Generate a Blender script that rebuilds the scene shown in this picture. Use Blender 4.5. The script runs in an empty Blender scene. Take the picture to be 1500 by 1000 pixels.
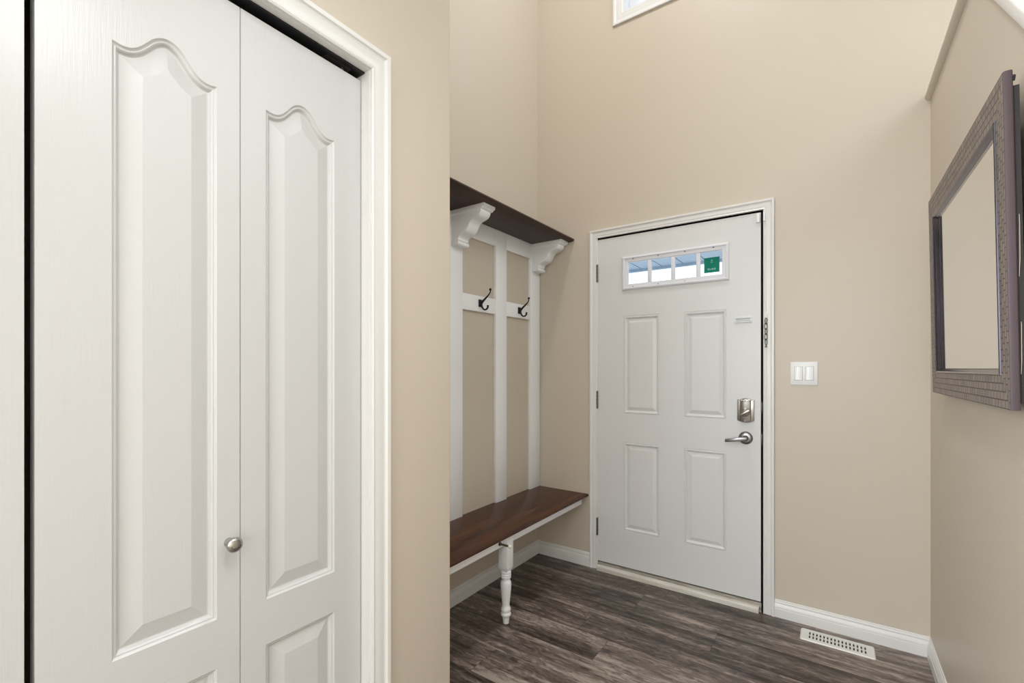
import bpy, bmesh, math, random
from mathutils import Vector, Matrix

C = bpy.context.scene.collection
SC = bpy.context.scene
random.seed(7)

# ------------------------------------------------------------------ camera, sky, lights, exposure
H_CAM = 1.2649
cam_d = bpy.data.cameras.new('camera')
cam_d.sensor_fit = 'HORIZONTAL'
cam_d.sensor_width = 36.0
cam_d.lens = 676.25 / 1500.0 * 36.0
cam_d.shift_y = 39.83 / 1500.0
cam_d.clip_start = 0.02
cam = bpy.data.objects.new('camera', cam_d)
C.objects.link(cam)
cam.location = (0, 0, H_CAM)
cam.rotation_euler = (math.pi / 2, 0, 0.6086)
SC.camera = cam

world = bpy.data.worlds.new('sky')
SC.world = world
world.use_nodes = True
bg = world.node_tree.nodes['Background']
bg.inputs['Color'].default_value = (0.80, 0.90, 1.0, 1)
bg.inputs['Strength'].default_value = 1.7

SC.view_settings.view_transform = 'Standard'
SC.view_settings.look = 'None'
SC.view_settings.gamma = 1.0
SC.view_settings.use_curve_mapping = False
SC.view_settings.exposure = 0.14


def area(name, loc, rot, sx, sy, watts, col, shape='RECTANGLE'):
    d = bpy.data.lights.new(name, 'AREA')
    d.shape = shape
    d.size = sx
    d.size_y = sy
    d.energy = watts
    d.color = col
    o = bpy.data.objects.new(name, d)
    C.objects.link(o)
    o.location = loc
    o.rotation_euler = rot
    return o


# ceiling lamp of the hall (above the camera), lamp of the tall foyer, daylight of the stair windows, added soft fill from the windowless rear
area('hall_lamp', (-0.08, 0.30, 2.40), (0, 0, 0), 0.22, 0.22, 7.7, (0.95, 0.98, 1.0), 'DISK')
area('foyer_lamp', (-0.68, 1.55, 4.85), (0, 0, 0), 0.30, 0.30, 31, (0.96, 0.98, 1.0), 'DISK')
area('rear_fill', (0.3, -3.85, 1.45), (math.pi / 2, 0, 0), 2.6, 1.9, 36, (0.88, 0.95, 1.0))
area('left_daylight', (-1.02, -1.7, 1.55), (0, -math.pi / 2, 0), 1.2, 1.2, 180, (0.88, 0.95, 1.0))
area('stair_daylight', (1.52, 1.5, 3.55), (0, math.pi / 2, 0), 1.3, 1.6, 22, (0.80, 0.92, 1.0))

# ------------------------------------------------------------------ measurements (metres; camera stands at x = y = 0)
D = 2.7132            # wall with the entry door
XR = 0.3489           # right wall
XN = -1.6735          # wall behind the bench
XC = -1.040           # wall with the closet
YE = 1.137            # free end of the closet wall
XD = -1.0745          # face of the closet doors
ZTOP = 5.05

# ------------------------------------------------------------------ materials


def nodes_of(m):
    m.use_nodes = True
    return m.node_tree.nodes, m.node_tree.links


def principled(name, col, rough=0.5, metal=0.0, spec=0.5, coat=0.0):
    m = bpy.data.materials.new(name)
    n, l = nodes_of(m)
    b = n['Principled BSDF']
    b.inputs['Base Color'].default_value = (*col, 1)
    b.inputs['Roughness'].default_value = rough
    b.inputs['Metallic'].default_value = metal
    b.inputs['Specular IOR Level'].default_value = spec
    b.inputs['Coat Weight'].default_value = coat
    b.inputs['Coat Roughness'].default_value = 0.12
    return m


def add_noise_bump(m, scale, strength, dist=0.001, stretch=(1, 1, 1), detail=4):
    n, l = nodes_of(m)
    b = n['Principled BSDF']
    tc = n.new('ShaderNodeTexCoord')
    mp = n.new('ShaderNodeMapping')
    mp.inputs['Scale'].default_value = stretch
    ns = n.new('ShaderNodeTexNoise')
    ns.inputs['Scale'].default_value = scale
    ns.inputs['Detail'].default_value = detail
    bp = n.new('ShaderNodeBump')
    bp.inputs['Strength'].default_value = strength
    bp.inputs['Distance'].default_value = dist
    l.new(tc.outputs['Object'], mp.inputs['Vector'])
    l.new(mp.outputs['Vector'], ns.inputs['Vector'])
    l.new(ns.outputs['Fac'], bp.inputs['Height'])
    l.new(bp.outputs['Normal'], b.inputs['Normal'])
    return ns


def add_tint(m, col_a, col_b, scale, stretch=(1, 1, 1), lo=0.35, hi=0.65, detail=5):
    n, l = nodes_of(m)
    b = n['Principled BSDF']
    tc = n.new('ShaderNodeTexCoord')
    mp = n.new('ShaderNodeMapping')
    mp.inputs['Scale'].default_value = stretch
    ns = n.new('ShaderNodeTexNoise')
    ns.inputs['Scale'].default_value = scale
    ns.inputs['Detail'].default_value = detail
    cr = n.new('ShaderNodeValToRGB')
    cr.color_ramp.elements[0].position = lo
    cr.color_ramp.elements[0].color = (*col_a, 1)
    cr.color_ramp.elements[1].position = hi
    cr.color_ramp.elements[1].color = (*col_b, 1)
    l.new(tc.outputs['Object'], mp.inputs['Vector'])
    l.new(mp.outputs['Vector'], ns.inputs['Vector'])
    l.new(ns.outputs['Fac'], cr.inputs['Fac'])
    l.new(cr.outputs['Color'], b.inputs['Base Color'])


M = {}
M['wall'] = principled('beige_wall_paint', (0.605, 0.532, 0.440), 0.42, spec=0.4)
add_noise_bump(M['wall'], 90, 0.10, 0.0006)
M['ceiling'] = principled('white_ceiling_paint', (0.82, 0.82, 0.80), 0.8)
add_noise_bump(M['ceiling'], 160, 0.25, 0.001)
M['trim'] = principled('white_trim_paint', (0.76, 0.748, 0.728), 0.30)
M['entry'] = principled('entry_door_paint', (0.705, 0.70, 0.695), 0.38)
add_noise_bump(M['entry'], 40, 0.06, 0.0005)
M['tree_white'] = principled('bench_white_paint', (0.925, 0.932, 0.945), 0.40)
add_noise_bump(M['tree_white'], 30, 0.08, 0.0006, (1, 1, 0.2))
M['lite'] = principled('white_plastic', (0.74, 0.75, 0.79), 0.35)
M['switch'] = principled('switch_plastic', (0.84, 0.84, 0.83), 0.28)
M['vent'] = principled('vent_enamel', (0.78, 0.77, 0.73), 0.40)
M['dark'] = principled('dark_gap', (0.012, 0.011, 0.011), 0.7)
M['track'] = principled('dark_track_steel', (0.03, 0.03, 0.032), 0.45, 0.6)
M['nickel'] = principled('satin_nickel', (0.36, 0.34, 0.315), 0.30, 1.0)
add_noise_bump(M['nickel'], 300, 0.06, 0.0003, (1, 1, 8))
M['lever'] = principled('lever_nickel', (0.27, 0.265, 0.27), 0.28, 1.0)
M['hinge'] = principled('hinge_steel', (0.16, 0.155, 0.15), 0.38, 1.0)
M['chrome'] = principled('knob_chrome', (0.46, 0.45, 0.44), 0.16, 1.0)
M['black'] = principled('black_iron', (0.012, 0.012, 0.016), 0.38, 0.3)
M['bronze'] = principled('bronze_spring', (0.10, 0.08, 0.06), 0.4, 0.8)
M['cream'] = principled('cream_rubber', (0.86, 0.80, 0.66), 0.5)
M['sill'] = principled('threshold_wood', (0.66, 0.59, 0.50), 0.5)
add_tint(M['sill'], (0.60, 0.55, 0.48), (0.76, 0.72, 0.66), 14, (0.4, 3, 3))
M['sill_metal'] = principled('threshold_worn_metal', (0.34, 0.31, 0.26), 0.5, 0.25)
add_tint(M['sill_metal'], (0.25, 0.22, 0.17), (0.42, 0.39, 0.34), 22, (0.5, 3, 3))
M['sticker'] = principled('green_sticker', (0.003, 0.19, 0.135), 0.6, spec=0.2)
M['sticker_print'] = principled('pale_sticker_print', (0.45, 0.78, 0.70), 0.5)
M['backing'] = principled('mirror_backing', (0.03, 0.026, 0.026), 0.8)
M['paper'] = principled('kraft_paper', (0.60, 0.53, 0.42), 0.8)
M['soffit'] = principled('porch_soffit', (0.30, 0.40, 0.50), 0.6)
M['mirror'] = principled('mirror_silver', (0.83, 0.83, 0.82), 0.015, 1.0)
M['mirror_side'] = principled('mirror_frame_side', (0.075, 0.050, 0.057), 0.42, 0.0, 0.25)
add_noise_bump(M['mirror_side'], 30, 0.12, 0.001, (1, 1, 0.15))
M['lip'] = principled('mirror_inner_lip', (0.16, 0.155, 0.19), 0.16, 1.0)


def wood(name, base, dark, rough, along):
    m = principled(name, base, rough, spec=0.28)
    st = [8, 8, 8]
    st[along] = 0.9
    add_tint(m, dark, base, 2.2, st, 0.30, 0.70, 7)
    n, l = nodes_of(m)
    return m


M['seat'] = wood('dark_walnut_seat', (0.098, 0.036, 0.018), (0.034, 0.013, 0.007), 0.24, 1)
M['shelf'] = wood('dark_espresso_shelf', (0.060, 0.029, 0.022), (0.024, 0.012, 0.011), 0.36, 1)

# embossed wood grain of the closet doors
m = M['closet'] = principled('closet_door_paint', (0.58, 0.579, 0.577), 0.33)
n, l = nodes_of(m)
tc = n.new('ShaderNodeTexCoord')


def grain(scale):
    mp = n.new('ShaderNodeMapping')
    mp.inputs['Scale'].default_value = scale
    ns = n.new('ShaderNodeTexNoise')
    ns.inputs['Scale'].default_value = 1.0
    ns.inputs['Detail'].default_value = 3
    ns.inputs['Distortion'].default_value = 0.6
    l.new(tc.outputs['Object'], mp.inputs['Vector'])
    l.new(mp.outputs['Vector'], ns.inputs['Vector'])
    return ns


g1 = grain((20, 300, 13))
g2 = grain((20, 13, 300))
sp = n.new('ShaderNodeSeparateXYZ')
l.new(tc.outputs['Object'], sp.inputs['Vector'])
ra = n.new('ShaderNodeMath'); ra.operation = 'GREATER_THAN'; ra.inputs[1].default_value = 0.631
rb = n.new('ShaderNodeMath'); rb.operation = 'LESS_THAN'; rb.inputs[1].default_value = 0.729
rc = n.new('ShaderNodeMath'); rc.operation = 'MULTIPLY'
l.new(sp.outputs['Z'], ra.inputs[0]); l.new(sp.outputs['Z'], rb.inputs[0])
l.new(ra.outputs[0], rc.inputs[0]); l.new(rb.outputs[0], rc.inputs[1])
mx = n.new('ShaderNodeMix')
l.new(rc.outputs[0], mx.inputs[0]); l.new(g1.outputs['Fac'], mx.inputs[2]); l.new(g2.outputs['Fac'], mx.inputs[3])
bp = n.new('ShaderNodeBump'); bp.inputs['Strength'].default_value = 0.32; bp.inputs['Distance'].default_value = 0.0007
l.new(mx.outputs[0], bp.inputs['Height'])
l.new(bp.outputs['Normal'], n['Principled BSDF'].inputs['Normal'])

# glass
m = M['glass'] = bpy.data.materials.new('window_glass')
n, l = nodes_of(m)
n.remove(n['Principled BSDF'])
tr = n.new('ShaderNodeBsdfTransparent')
gl = n.new('ShaderNodeBsdfGlossy'); gl.inputs['Roughness'].default_value = 0.01
ms = n.new('ShaderNodeMixShader'); ms.inputs[0].default_value = 0.06
l.new(tr.outputs[0], ms.inputs[1]); l.new(gl.outputs[0], ms.inputs[2])
l.new(ms.outputs[0], n['Material Output'].inputs['Surface'])

# mirror frame: stacked slips with dark joints (uv: along the rail, across the rail, metres)
m = M['mirror_face'] = principled('mirror_frame_tiles', (0.2, 0.17, 0.16), 0.42, 0.35)
n, l = nodes_of(m)
uv = n.new('ShaderNodeUVMap'); uv.uv_map = 'uv'
bk = n.new('ShaderNodeTexBrick')
bk.offset = 0.5
bk.inputs['Color1'].default_value = (0.28, 0.228, 0.20, 1)
bk.inputs['Color2'].default_value = (0.19, 0.155, 0.150, 1)
bk.inputs['Mortar'].default_value = (0.03, 0.024, 0.022, 1)
bk.inputs['Scale'].default_value = 1.0
bk.inputs['Mortar Size'].default_value = 0.0017
bk.inputs['Mortar Smooth'].default_value = 0.4
bk.inputs['Brick Width'].default_value = 0.026
bk.inputs['Row Height'].default_value = 0.0185
l.new(uv.outputs['UV'], bk.inputs['Vector'])
l.new(bk.outputs['Color'], n['Principled BSDF'].inputs['Base Color'])
bp = n.new('ShaderNodeBump'); bp.inputs['Strength'].default_value = 0.7; bp.inputs['Distance'].default_value = 0.002
bp.invert = True
l.new(bk.outputs['Fac'], bp.inputs['Height'])
l.new(bp.outputs['Normal'], n['Principled BSDF'].inputs['Normal'])

# floor planks: weathered grey-brown boards; each plank has its own shift and tone
m = M['floor'] = principled('weathered_plank_vinyl', (0.1, 0.08, 0.07), 0.38, spec=0.45)
n, l = nodes_of(m)
b = n['Principled BSDF']
uv = n.new('ShaderNodeUVMap'); uv.uv_map = 'uv'
at = n.new('ShaderNodeAttribute'); at.attribute_name = 'tone'


def fnoise(sc, scale, detail, dist=0.0):
    mp = n.new('ShaderNodeMapping'); mp.inputs['Scale'].default_value = sc
    ns = n.new('ShaderNodeTexNoise'); ns.inputs['Scale'].default_value = scale
    ns.inputs['Detail'].default_value = detail; ns.inputs['Distortion'].default_value = dist
    ns.inputs['Roughness'].default_value = 0.6
    l.new(uv.outputs['UV'], mp.inputs['Vector']); l.new(mp.outputs['Vector'], ns.inputs['Vector'])
    return ns


def math2(op, a, bb):
    q = n.new('ShaderNodeMath'); q.operation = op
    for i, v in enumerate((a, bb)):
        if isinstance(v, (int, float)):
            q.inputs[i].default_value = v
        else:
            l.new(v, q.inputs[i])
    return q.outputs[0]


broad = fnoise((1.15, 14, 1), 1.0, 4, 0.5)       # long dark cloudy streaks
fine = fnoise((7, 95, 1), 1.0, 6, 0.9)          # grain
flake = fnoise((14, 42, 1), 1.0, 7, 1.6)        # worn flecks
v = math2('ADD', math2('MULTIPLY', broad.outputs['Fac'], 1.30), math2('MULTIPLY', fine.outputs['Fac'], 0.50))
v = math2('ADD', v, math2('MULTIPLY', flake.outputs['Fac'], 0.72))
v = math2('ADD', v, math2('MULTIPLY', at.outputs['Fac'], 0.16))
v = math2('SUBTRACT', v, 0.805)
cr = n.new('ShaderNodeValToRGB')
e = cr.color_ramp.elements
e[0].position = 0.26; e[0].color = (0.030, 0.021, 0.017, 1)
e[1].position = 0.80; e[1].color = (0.40, 0.33, 0.285, 1)
q = e.new(0.42); q.color = (0.075, 0.056, 0.047, 1)
q = e.new(0.58); q.color = (0.165, 0.130, 0.110, 1)
l.new(v, cr.inputs['Fac'])
l.new(cr.outputs['Color'], b.inputs['Base Color'])
bp = n.new('ShaderNodeBump'); bp.inputs['Strength'].default_value = 0.18; bp.inputs['Distance'].default_value = 0.001
l.new(fine.outputs['Fac'], bp.inputs['Height'])
l.new(bp.outputs['Normal'], b.inputs['Normal'])

# ------------------------------------------------------------------ mesh helpers


class MB:
    """collects shapes into ONE mesh object"""

    def __init__(self):
        self.bm = bmesh.new()

    def box(self, x0, x1, y0, y1, z0, z1, bevel=0.0, seg=2):
        t = bmesh.new()
        bmesh.ops.create_cube(t, size=1.0)
        for v in t.verts:
            v.co = Vector(((x0 + x1) / 2 + v.co.x * (x1 - x0), (y0 + y1) / 2 + v.co.y * (y1 - y0), (z0 + z1) / 2 + v.co.z * (z1 - z0)))
        if bevel:
            bmesh.ops.bevel(t, geom=t.edges[:], offset=bevel, segments=seg, affect='EDGES', profile=0.5)
        self.merge(t)
        return self

    def merge(self, t):
        me = bpy.data.meshes.new('tmp')
        t.to_mesh(me)
        t.free()
        self.bm.from_mesh(me)
        bpy.data.meshes.remove(me)

    def face(self, pts):
        return self.bm.faces.new([self.bm.verts.new(p) for p in pts])

    def prism(self, pts, axis, a0, a1, bevel=0.0):
        """2-D outline extruded along an axis; pts are in the two other axes, in xyz order"""
        def P(p, a):
            q = list(p)
            q.insert(axis, a)
            return q
        t = bmesh.new()
        va = [t.verts.new(P(p, a0)) for p in pts]
        vb = [t.verts.new(P(p, a1)) for p in pts]
        k = len(pts)
        fa = t.faces.new(va)
        fb = t.faces.new(vb[::-1])
        for i in range(k):
            t.faces.new([va[i], vb[i], vb[(i + 1) % k], va[(i + 1) % k]])
        bmesh.ops.recalc_face_normals(t, faces=t.faces[:])
        if bevel:
            es = [e for e in list(fa.edges) + list(fb.edges)]
            bmesh.ops.bevel(t, geom=es, offset=bevel, segments=2, affect='EDGES', profile=0.5)
        self.merge(t)
        return self

    def tube(self, path, radii, seg=12, cap=True, sx=1.0):
        path = [Vector(p) for p in path]
        if isinstance(radii, (int, float)):
            radii = [radii] * len(path)
        rings = []
        up = None
        for i, p in enumerate(path):
            t = (path[min(i + 1, len(path) - 1)] - path[max(i - 1, 0)]).normalized()
            if up is None:
                up = t.orthogonal().normalized()
            up = (up - t * up.dot(t)).normalized()
            w = t.cross(up)
            rings.append([self.bm.verts.new(p + (up * math.cos(2 * math.pi * j / seg) + w * math.sin(2 * math.pi * j / seg) * sx) * radii[i]) for j in range(seg)])
        for a, bb in zip(rings, rings[1:]):
            for j in range(seg):
                self.bm.faces.new([a[j], a[(j + 1) % seg], bb[(j + 1) % seg], bb[j]])
        if cap:
            self.bm.faces.new(rings[0][::-1])
            self.bm.faces.new(rings[-1])
        return self

    def lathe(self, prof, origin, axis='Z', seg=28, sy=1.0):
        """prof: (radius, height along the axis)"""
        o = Vector(origin)
        rings = []
        for r, h in prof:
            ring = []
            for j in range(seg):
                a = 2 * math.pi * j / seg
                u, w = r * math.cos(a), r * math.sin(a) * sy
                if axis == 'Z':
                    q = Vector((u, w, h))
                elif axis == 'X':
                    q = Vector((h, u, w))
                else:
                    q = Vector((u, h, w))
                ring.append(self.bm.verts.new(o + q))
            rings.append(ring)
        for a, bb in zip(rings, rings[1:]):
            for j in range(seg):
                self.bm.faces.new([a[j], a[(j + 1) % seg], bb[(j + 1) % seg], bb[j]])
        self.bm.faces.new(rings[0][::-1])
        self.bm.faces.new(rings[-1])
        return self

    def build(self, name, mat, parent=None, smooth=40, recalc=True):
        if recalc:
            bmesh.ops.recalc_face_normals(self.bm, faces=self.bm.faces[:])
        me = bpy.data.meshes.new(name)
        self.bm.to_mesh(me)
        self.bm.free()
        me.materials.append(mat)
        if smooth:
            for p in me.polygons:
                p.use_smooth = True
            me.set_sharp_from_angle(angle=math.radians(smooth))
        o = bpy.data.objects.new(name, me)
        C.objects.link(o)
        if parent is not None:
            attach(o, parent)
        return o


def world_of(o):
    m_ = Matrix.Translation(o.location)
    if o.parent is not None:
        m_ = world_of(o.parent) @ o.matrix_parent_inverse @ m_
    return m_


def attach(o, parent):
    o.parent = parent
    o.matrix_parent_inverse = world_of(parent).inverted()


def tag(o, label=None, cat=None, group=None, kind=None):
    if label:
        o['label'] = label
    if cat:
        o['category'] = cat
    if group:
        o['group'] = group
    if kind:
        o['kind'] = kind
    return o


def empty(name, loc):
    o = bpy.data.objects.new(name, None)
    o.empty_display_size = 0.1
    C.objects.link(o)
    o.location = loc
    return o


def struct(o, label, cat):
    return tag(o, label, cat, kind='structure')


# ------------------------------------------------------------------ floor (plank boards in one floor mesh)
mb = MB()
bm = mb.bm
uvl = bm.loops.layers.uv.new('uv')
tone = bm.faces.layers.float.new('tone')
PW, PL, GAP = 0.178, 1.22, 0.0005
fixed = {1: -0.868, 0: -0.455, -1: -1.02, -2: -0.86, -3: -0.42, -4: -1.25, -5: -0.75}
FX0, FX1 = XN - 0.02, 1.60
for k in range(-36, 3):
    y0 = 2.200 + k * PW
    y1 = y0 + PW
    if y0 > D + 0.02:
        continue
    off = fixed.get(k, random.uniform(-1.2, 0))
    x = off - PL * 3
    while x < FX1:
        a, c = max(x, FX0), min(x + PL, FX1)
        if c - a > 0.003:
            ya, yb = max(y0, -4.05), min(y1, D + 0.02)
            f = mb.face([(a + GAP, ya + GAP, 0), (c - GAP, ya + GAP, 0), (c - GAP, yb - GAP, 0), (a + GAP, yb - GAP, 0)])
            f[tone] = random.random()
            ox, oy = random.uniform(0, 60), random.uniform(0, 60)
            for lp in f.loops:
                lp[uvl].uv = (lp.vert.co.x + ox, lp.vert.co.y + oy)
        x += PL
floor = mb.build('floor', M['floor'], smooth=0)
struct(floor, 'weathered grey-brown wood plank floor of the entry hall', 'floor')
sub = MB().box(FX0, FX1, -4.05, D + 0.02, -0.04, -0.0012).build('plank_joints', M['dark'], floor, smooth=0)
# the vent opening lies on top of the boards

# ------------------------------------------------------------------ walls and ceilings
DXL, DXR, DZT = -1.2309, -0.3082, 2.0818       # opening of the entry door
WXL, WXR, WZB, WZT = -1.065, -0.472, 3.443, 4.05
WT = 0.16
mb = MB()
xs = [XN - 0.12, DXL, DXR, 1.70]
mb.box(xs[0], DXL, D, D + WT, -0.04, 3.0)
mb.box(DXR, xs[3], D, D + WT, -0.04, 3.0)
mb.box(DXL, DXR, D, D + WT, DZT, 3.0)
mb.box(xs[0], xs[3], D, D + WT, 3.0, WZB)
mb.box(xs[0], WXL, D, D + WT, WZB, WZT)
mb.box(WXR, xs[3], D, D + WT, WZB, WZT)
mb.box(xs[0], xs[3], D, D + WT, WZT, ZTOP)
bmesh.ops.remove_doubles(mb.bm, verts=mb.bm.verts[:], dist=1e-5)
struct(mb.build('wall_back', M['wall'], smooth=0), 'tall beige wall holding the entry door', 'wall')
struct(MB().box(XN - 0.12, XN, YE - 0.115, D, -0.04, ZTOP).build('wall_left', M['wall'], smooth=0), 'beige wall behind the bench and coat hooks', 'wall')

OYL, OYR, OZT = -0.484, 0.811, 2.080          # closet opening (inside of its lining)
JT = 0.018
mb = MB()
rc_ = 0.006
pier = [(XC - 0.115, OYR + JT), (XC, OYR + JT)] + [(XC - rc_ + rc_ * math.cos(a), YE - rc_ + rc_ * math.sin(a)) for a in [math.pi / 2 * k_ / 5 for k_ in range(6)]] + [(XC - 0.115, YE)]
mb.prism(pier, 2, -0.04, ZTOP)
mb.box(XC - 0.115, XC, -4.0, OYL - JT, -0.04, 2.75)
mb.box(XC - 0.115, XC, OYL - JT, OYR + JT, OZT + JT, 2.75)
mb.box(XC - 0.115, XC, 0.55, OYR + JT, 2.75, ZTOP)
mb.box(XN, XC - 0.115, YE - 0.115, YE, -0.04, ZTOP)
struct(mb.build('wall_closet', M['wall'], smooth=30), 'beige wall around the white bifold closet', 'wall')
mb = MB()
mb.box(XN - 0.05, XN, -0.60, YE - 0.115, 0, 2.45)
mb.box(XN, XC - 0.115, -0.62, -0.57, 0, 2.45)
mb.box(XN, XC - 0.115, -0.57, YE - 0.115, 2.40, 2.45)
struct(mb.build('wall_inside_closet', M['wall'], smooth=0), 'inside of the closet seen as a dark gap between the doors', 'wall')

# right wall: level ledge near the entry wall, then sloping down along the stairs
ZL = 2.44
YS = 1.641 + (ZL - 2.180) / 0.928
y_low = 0.42
z_low = ZL - (YS - y_low) * 0.928
mb = MB()
mb.prism([(y_low, -0.04), (D, -0.04), (D, ZL), (YS, ZL), (y_low, z_low)], 0, XR, XR + 0.115)
struct(mb.build('wall_right', M['wall'], smooth=0), 'beige half wall along the stairs carrying the mirror', 'wall')
# rounded overhanging edge of the ledge
mb = MB()
prof = []
for i in range(9):
    a = math.pi / 2 + math.pi * i / 8
    prof.append((XR + 0.006 + 0.026 * math.cos(a), ZL + 0.021 + 0.021 * math.sin(a)))
prof += [(XR + 0.115, ZL), (XR + 0.115, ZL + 0.042)]
mb.prism([(p[0], p[1]) for p in prof], 1, YS - 0.01, D)
struct(mb.build('trim_1', M['wall']), 'beige rounded lip along the top of the right wall', 'trim')
# white cap of the sloping part
sl = Vector((0, 1, 0.928)).normalized()
nn = Vector((0, -0.928, 1)).normalized()
mb = MB()
a0 = Vector((0, y_low - 0.03, z_low - 0.03 * 0.928))
a1 = Vector((0, YS - 0.01, ZL - 0.01 * 0.928))
t = bmesh.new()
vs = []
for xx in (XR - 0.018, XR + 0.133):
    for hh in (0.0, 0.032):
        for aa in (a0, a1):
            q = aa + nn * hh
            vs.append(t.verts.new((xx, q.y, q.z)))
bmesh.ops.convex_hull(t, input=t.verts[:])
bmesh.ops.dissolve_limit(t, angle_limit=0.01, verts=t.verts[:], edges=t.edges[:])
bmesh.ops.bevel(t, geom=t.edges[:], offset=0.006, segments=3, affect='EDGES', profile=0.5)
mb.merge(t)
struct(mb.build('trim_2', M['trim']), 'white sloping cap on the stair wall in the upper right corner', 'trim')

mb = MB()
mb.box(1.60, 1.70, -4.0, D, -0.04, ZTOP)
struct(mb.build('wall_stairs', M['wall'], smooth=0), 'beige wall on the far side of the stairs', 'wall')
mb = MB()
mb.box(XC - 0.115, 1.70, -4.12, -4.0, -0.04, 2.75)
struct(mb.build('wall_rear', M['wall'], smooth=0), 'beige wall behind the camera', 'wall')
mb = MB()
mb.box(XC, 1.60, -4.0, 0.55, 2.45, 2.75)
struct(mb.build('ceiling', M['ceiling'], smooth=0), 'white ceiling of the lower hall', 'ceiling')
mb = MB()
mb.box(XC, 1.60, 0.43, 0.55, 2.75, ZTOP)
struct(mb.build('wall_loft', M['wall'], smooth=0), 'beige wall above the hall ceiling facing the entry', 'wall')
mb = MB()
mb.box(XN - 0.12, 1.70, 0.43, D + WT, ZTOP, ZTOP + 0.1)
struct(mb.build('ceiling_foyer', M['ceiling'], smooth=0), 'white ceiling high above the entry', 'ceiling')

# ------------------------------------------------------------------ casings
CAS = [(0.0, 0.0), (0.0, 0.009), (0.004, 0.0115), (0.008, 0.0095), (0.0105, 0.0095), (0.016, 0.012), (0.027, 0.0125), (0.034, 0.0115), (0.038, 0.0135), (0.041, 0.0175), (0.050, 0.018), (0.052, 0.016), (0.052, 0.0)]


def casing(name, p0, p1, zb, zt, width, place, closed=False):
    """moulding round an opening p0..p1 (wall coordinate) up to zt; place(s, z, t) -> point"""
    mb = MB()
    k = width / 0.052
    rows = []
    for w, t in CAS:
        w *= k
        pts = [(p0 - w, zb if not closed else zb - w), (p0 - w, zt + w), (p1 + w, zt + w), (p1 + w, zb if not closed else zb - w)]
        rows.append([mb.bm.verts.new(place(s, z, t)) for s, z in pts])
    segs = [(0, 1), (1, 2), (2, 3)] + ([(3, 0)] if closed else [])
    for a, bb in zip(rows, rows[1:]):
        for i, j in segs:
            mb.bm.faces.new([a[i], a[j], bb[j], bb[i]])
    if not closed:
        mb.bm.faces.new([r[0] for r in rows])
        mb.bm.faces.new([r[3] for r in rows][::-1])
    return mb.build(name, M['trim'], smooth=25)


struct(casing('trim_3', -1.2266, -0.2995, 0.0, 2.089, 0.0505, lambda s, z, t: (s, D - t, z)), 'white moulded casing around the entry door', 'trim')
struct(casing('trim_4', OYL - 0.004, OYR + 0.002, 0.0, OZT + 0.002, 0.060, lambda s, z, t: (XC + t, s, z)), 'white moulded casing around the bifold closet', 'trim')
struct(casing('trim_5', WXL + 0.004, WXR - 0.004, WZB + 0.004, WZT - 0.004, 0.062, lambda s, z, t: (s, D - t * 0.65, z), True), 'white casing of the high window above the door', 'trim')

# linings
mb = MB()
mb.box(XC - 0.115, XC, OYR, OYR + JT, 0, OZT + JT)
mb.box(XC - 0.115, XC, OYL - JT, OYL, 0, OZT + JT)
mb.box(XC - 0.115, XC, OYL, OYR, OZT, OZT + JT)
struct(mb.build('trim_6', M['trim'], smooth=0), 'white lining of the closet opening', 'trim')
tr_ = MB()
tr_.box(XD - 0.030, XD + 0.016, OYL + 0.001, OYR - 0.001, OZT - 0.004, OZT)
tr_.box(XD - 0.030, XD - 0.027, OYL + 0.001, OYR - 0.001, OZT - 0.016, OZT - 0.004)
tr_ = tr_.build('closet_track', M['track'], smooth=0)
struct(tr_, 'dark steel track above the bifold closet doors', 'track')
pv = MB()
pv.tube([(XD - 0.008, 0.755, OZT - 0.019), (XD - 0.008, 0.755, OZT - 0.004)], 0.005)
pv.box(XD - 0.016, XD + 0.004, 0.700, 0.775, OZT - 0.0085, OZT - 0.004)
pv.build('pivot_bracket', M['hinge'], tr_)

# entry frame
SXR_ = -0.3114
mb = MB()
mb.box(DXL - 0.02, DXL, D, D + WT, 0, DZT + 0.02)
mb.box(DXR, DXR + 0.02, D, D + WT, 0, DZT + 0.02)
mb.box(DXL, DXR, D, D + WT, DZT, DZT + 0.02)
door_frame = mb.build('trim_7', M['trim'], smooth=0)
struct(door_frame, 'white frame of the entry door', 'trim')
for za, zb_ in ((1.035, 1.090), (0.868, 0.925)):
    MB().box(DXR - 0.0005, DXR + 0.0026, D - 0.0012, D + 0.030, za, zb_, 0.0005).build('strike_plate', M['hinge'], door_frame)
mb = MB()
mb.box(DXL, DXL + 0.014, D + 0.047, D + 0.062, 0.03, DZT)
mb.box(SXR_ + 0.0006, DXR - 0.0006, D + 0.002, D + 0.062, 0.03, DZT - 0.004)  # dark strip brought forward to fill the latch-side gap, standing in for its shade
mb.box(DXL, DXR, D + 0.047, D + 0.062, DZT - 0.014, DZT)
mb.box(DXL + 0.002, DXR - 0.002, D + 0.006, D + 0.03, DZT - 0.0022, DZT - 0.0008)
struct(mb.build('trim_8', M['dark'], smooth=0), 'dark weatherstrip and painted gap shade around the entry door', 'trim')
# threshold
th = MB()
th.prism([(D - 0.030, 0.0), (D - 0.030, 0.022), (D - 0.027, 0.027), (D - 0.018, 0.0295), (D - 0.004, 0.030), (D - 0.004, 0.0)], 0, DXL + 0.010, DXR - 0.010)
th = th.build('trim_9', M['sill'], smooth=30)
struct(th, 'worn cream wooden threshold strip at the foot of the entry door', 'threshold')
mb = MB()
mb.prism([(D - 0.006, 0.0), (D - 0.006, 0.031), (D - 0.003, 0.0455), (D + 0.03, 0.047), (D + WT, 0.047), (D + WT, 0.0)], 0, DXL, DXR)
mb.build('sill_plate', M['sill_metal'], th, smooth=0)

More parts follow.
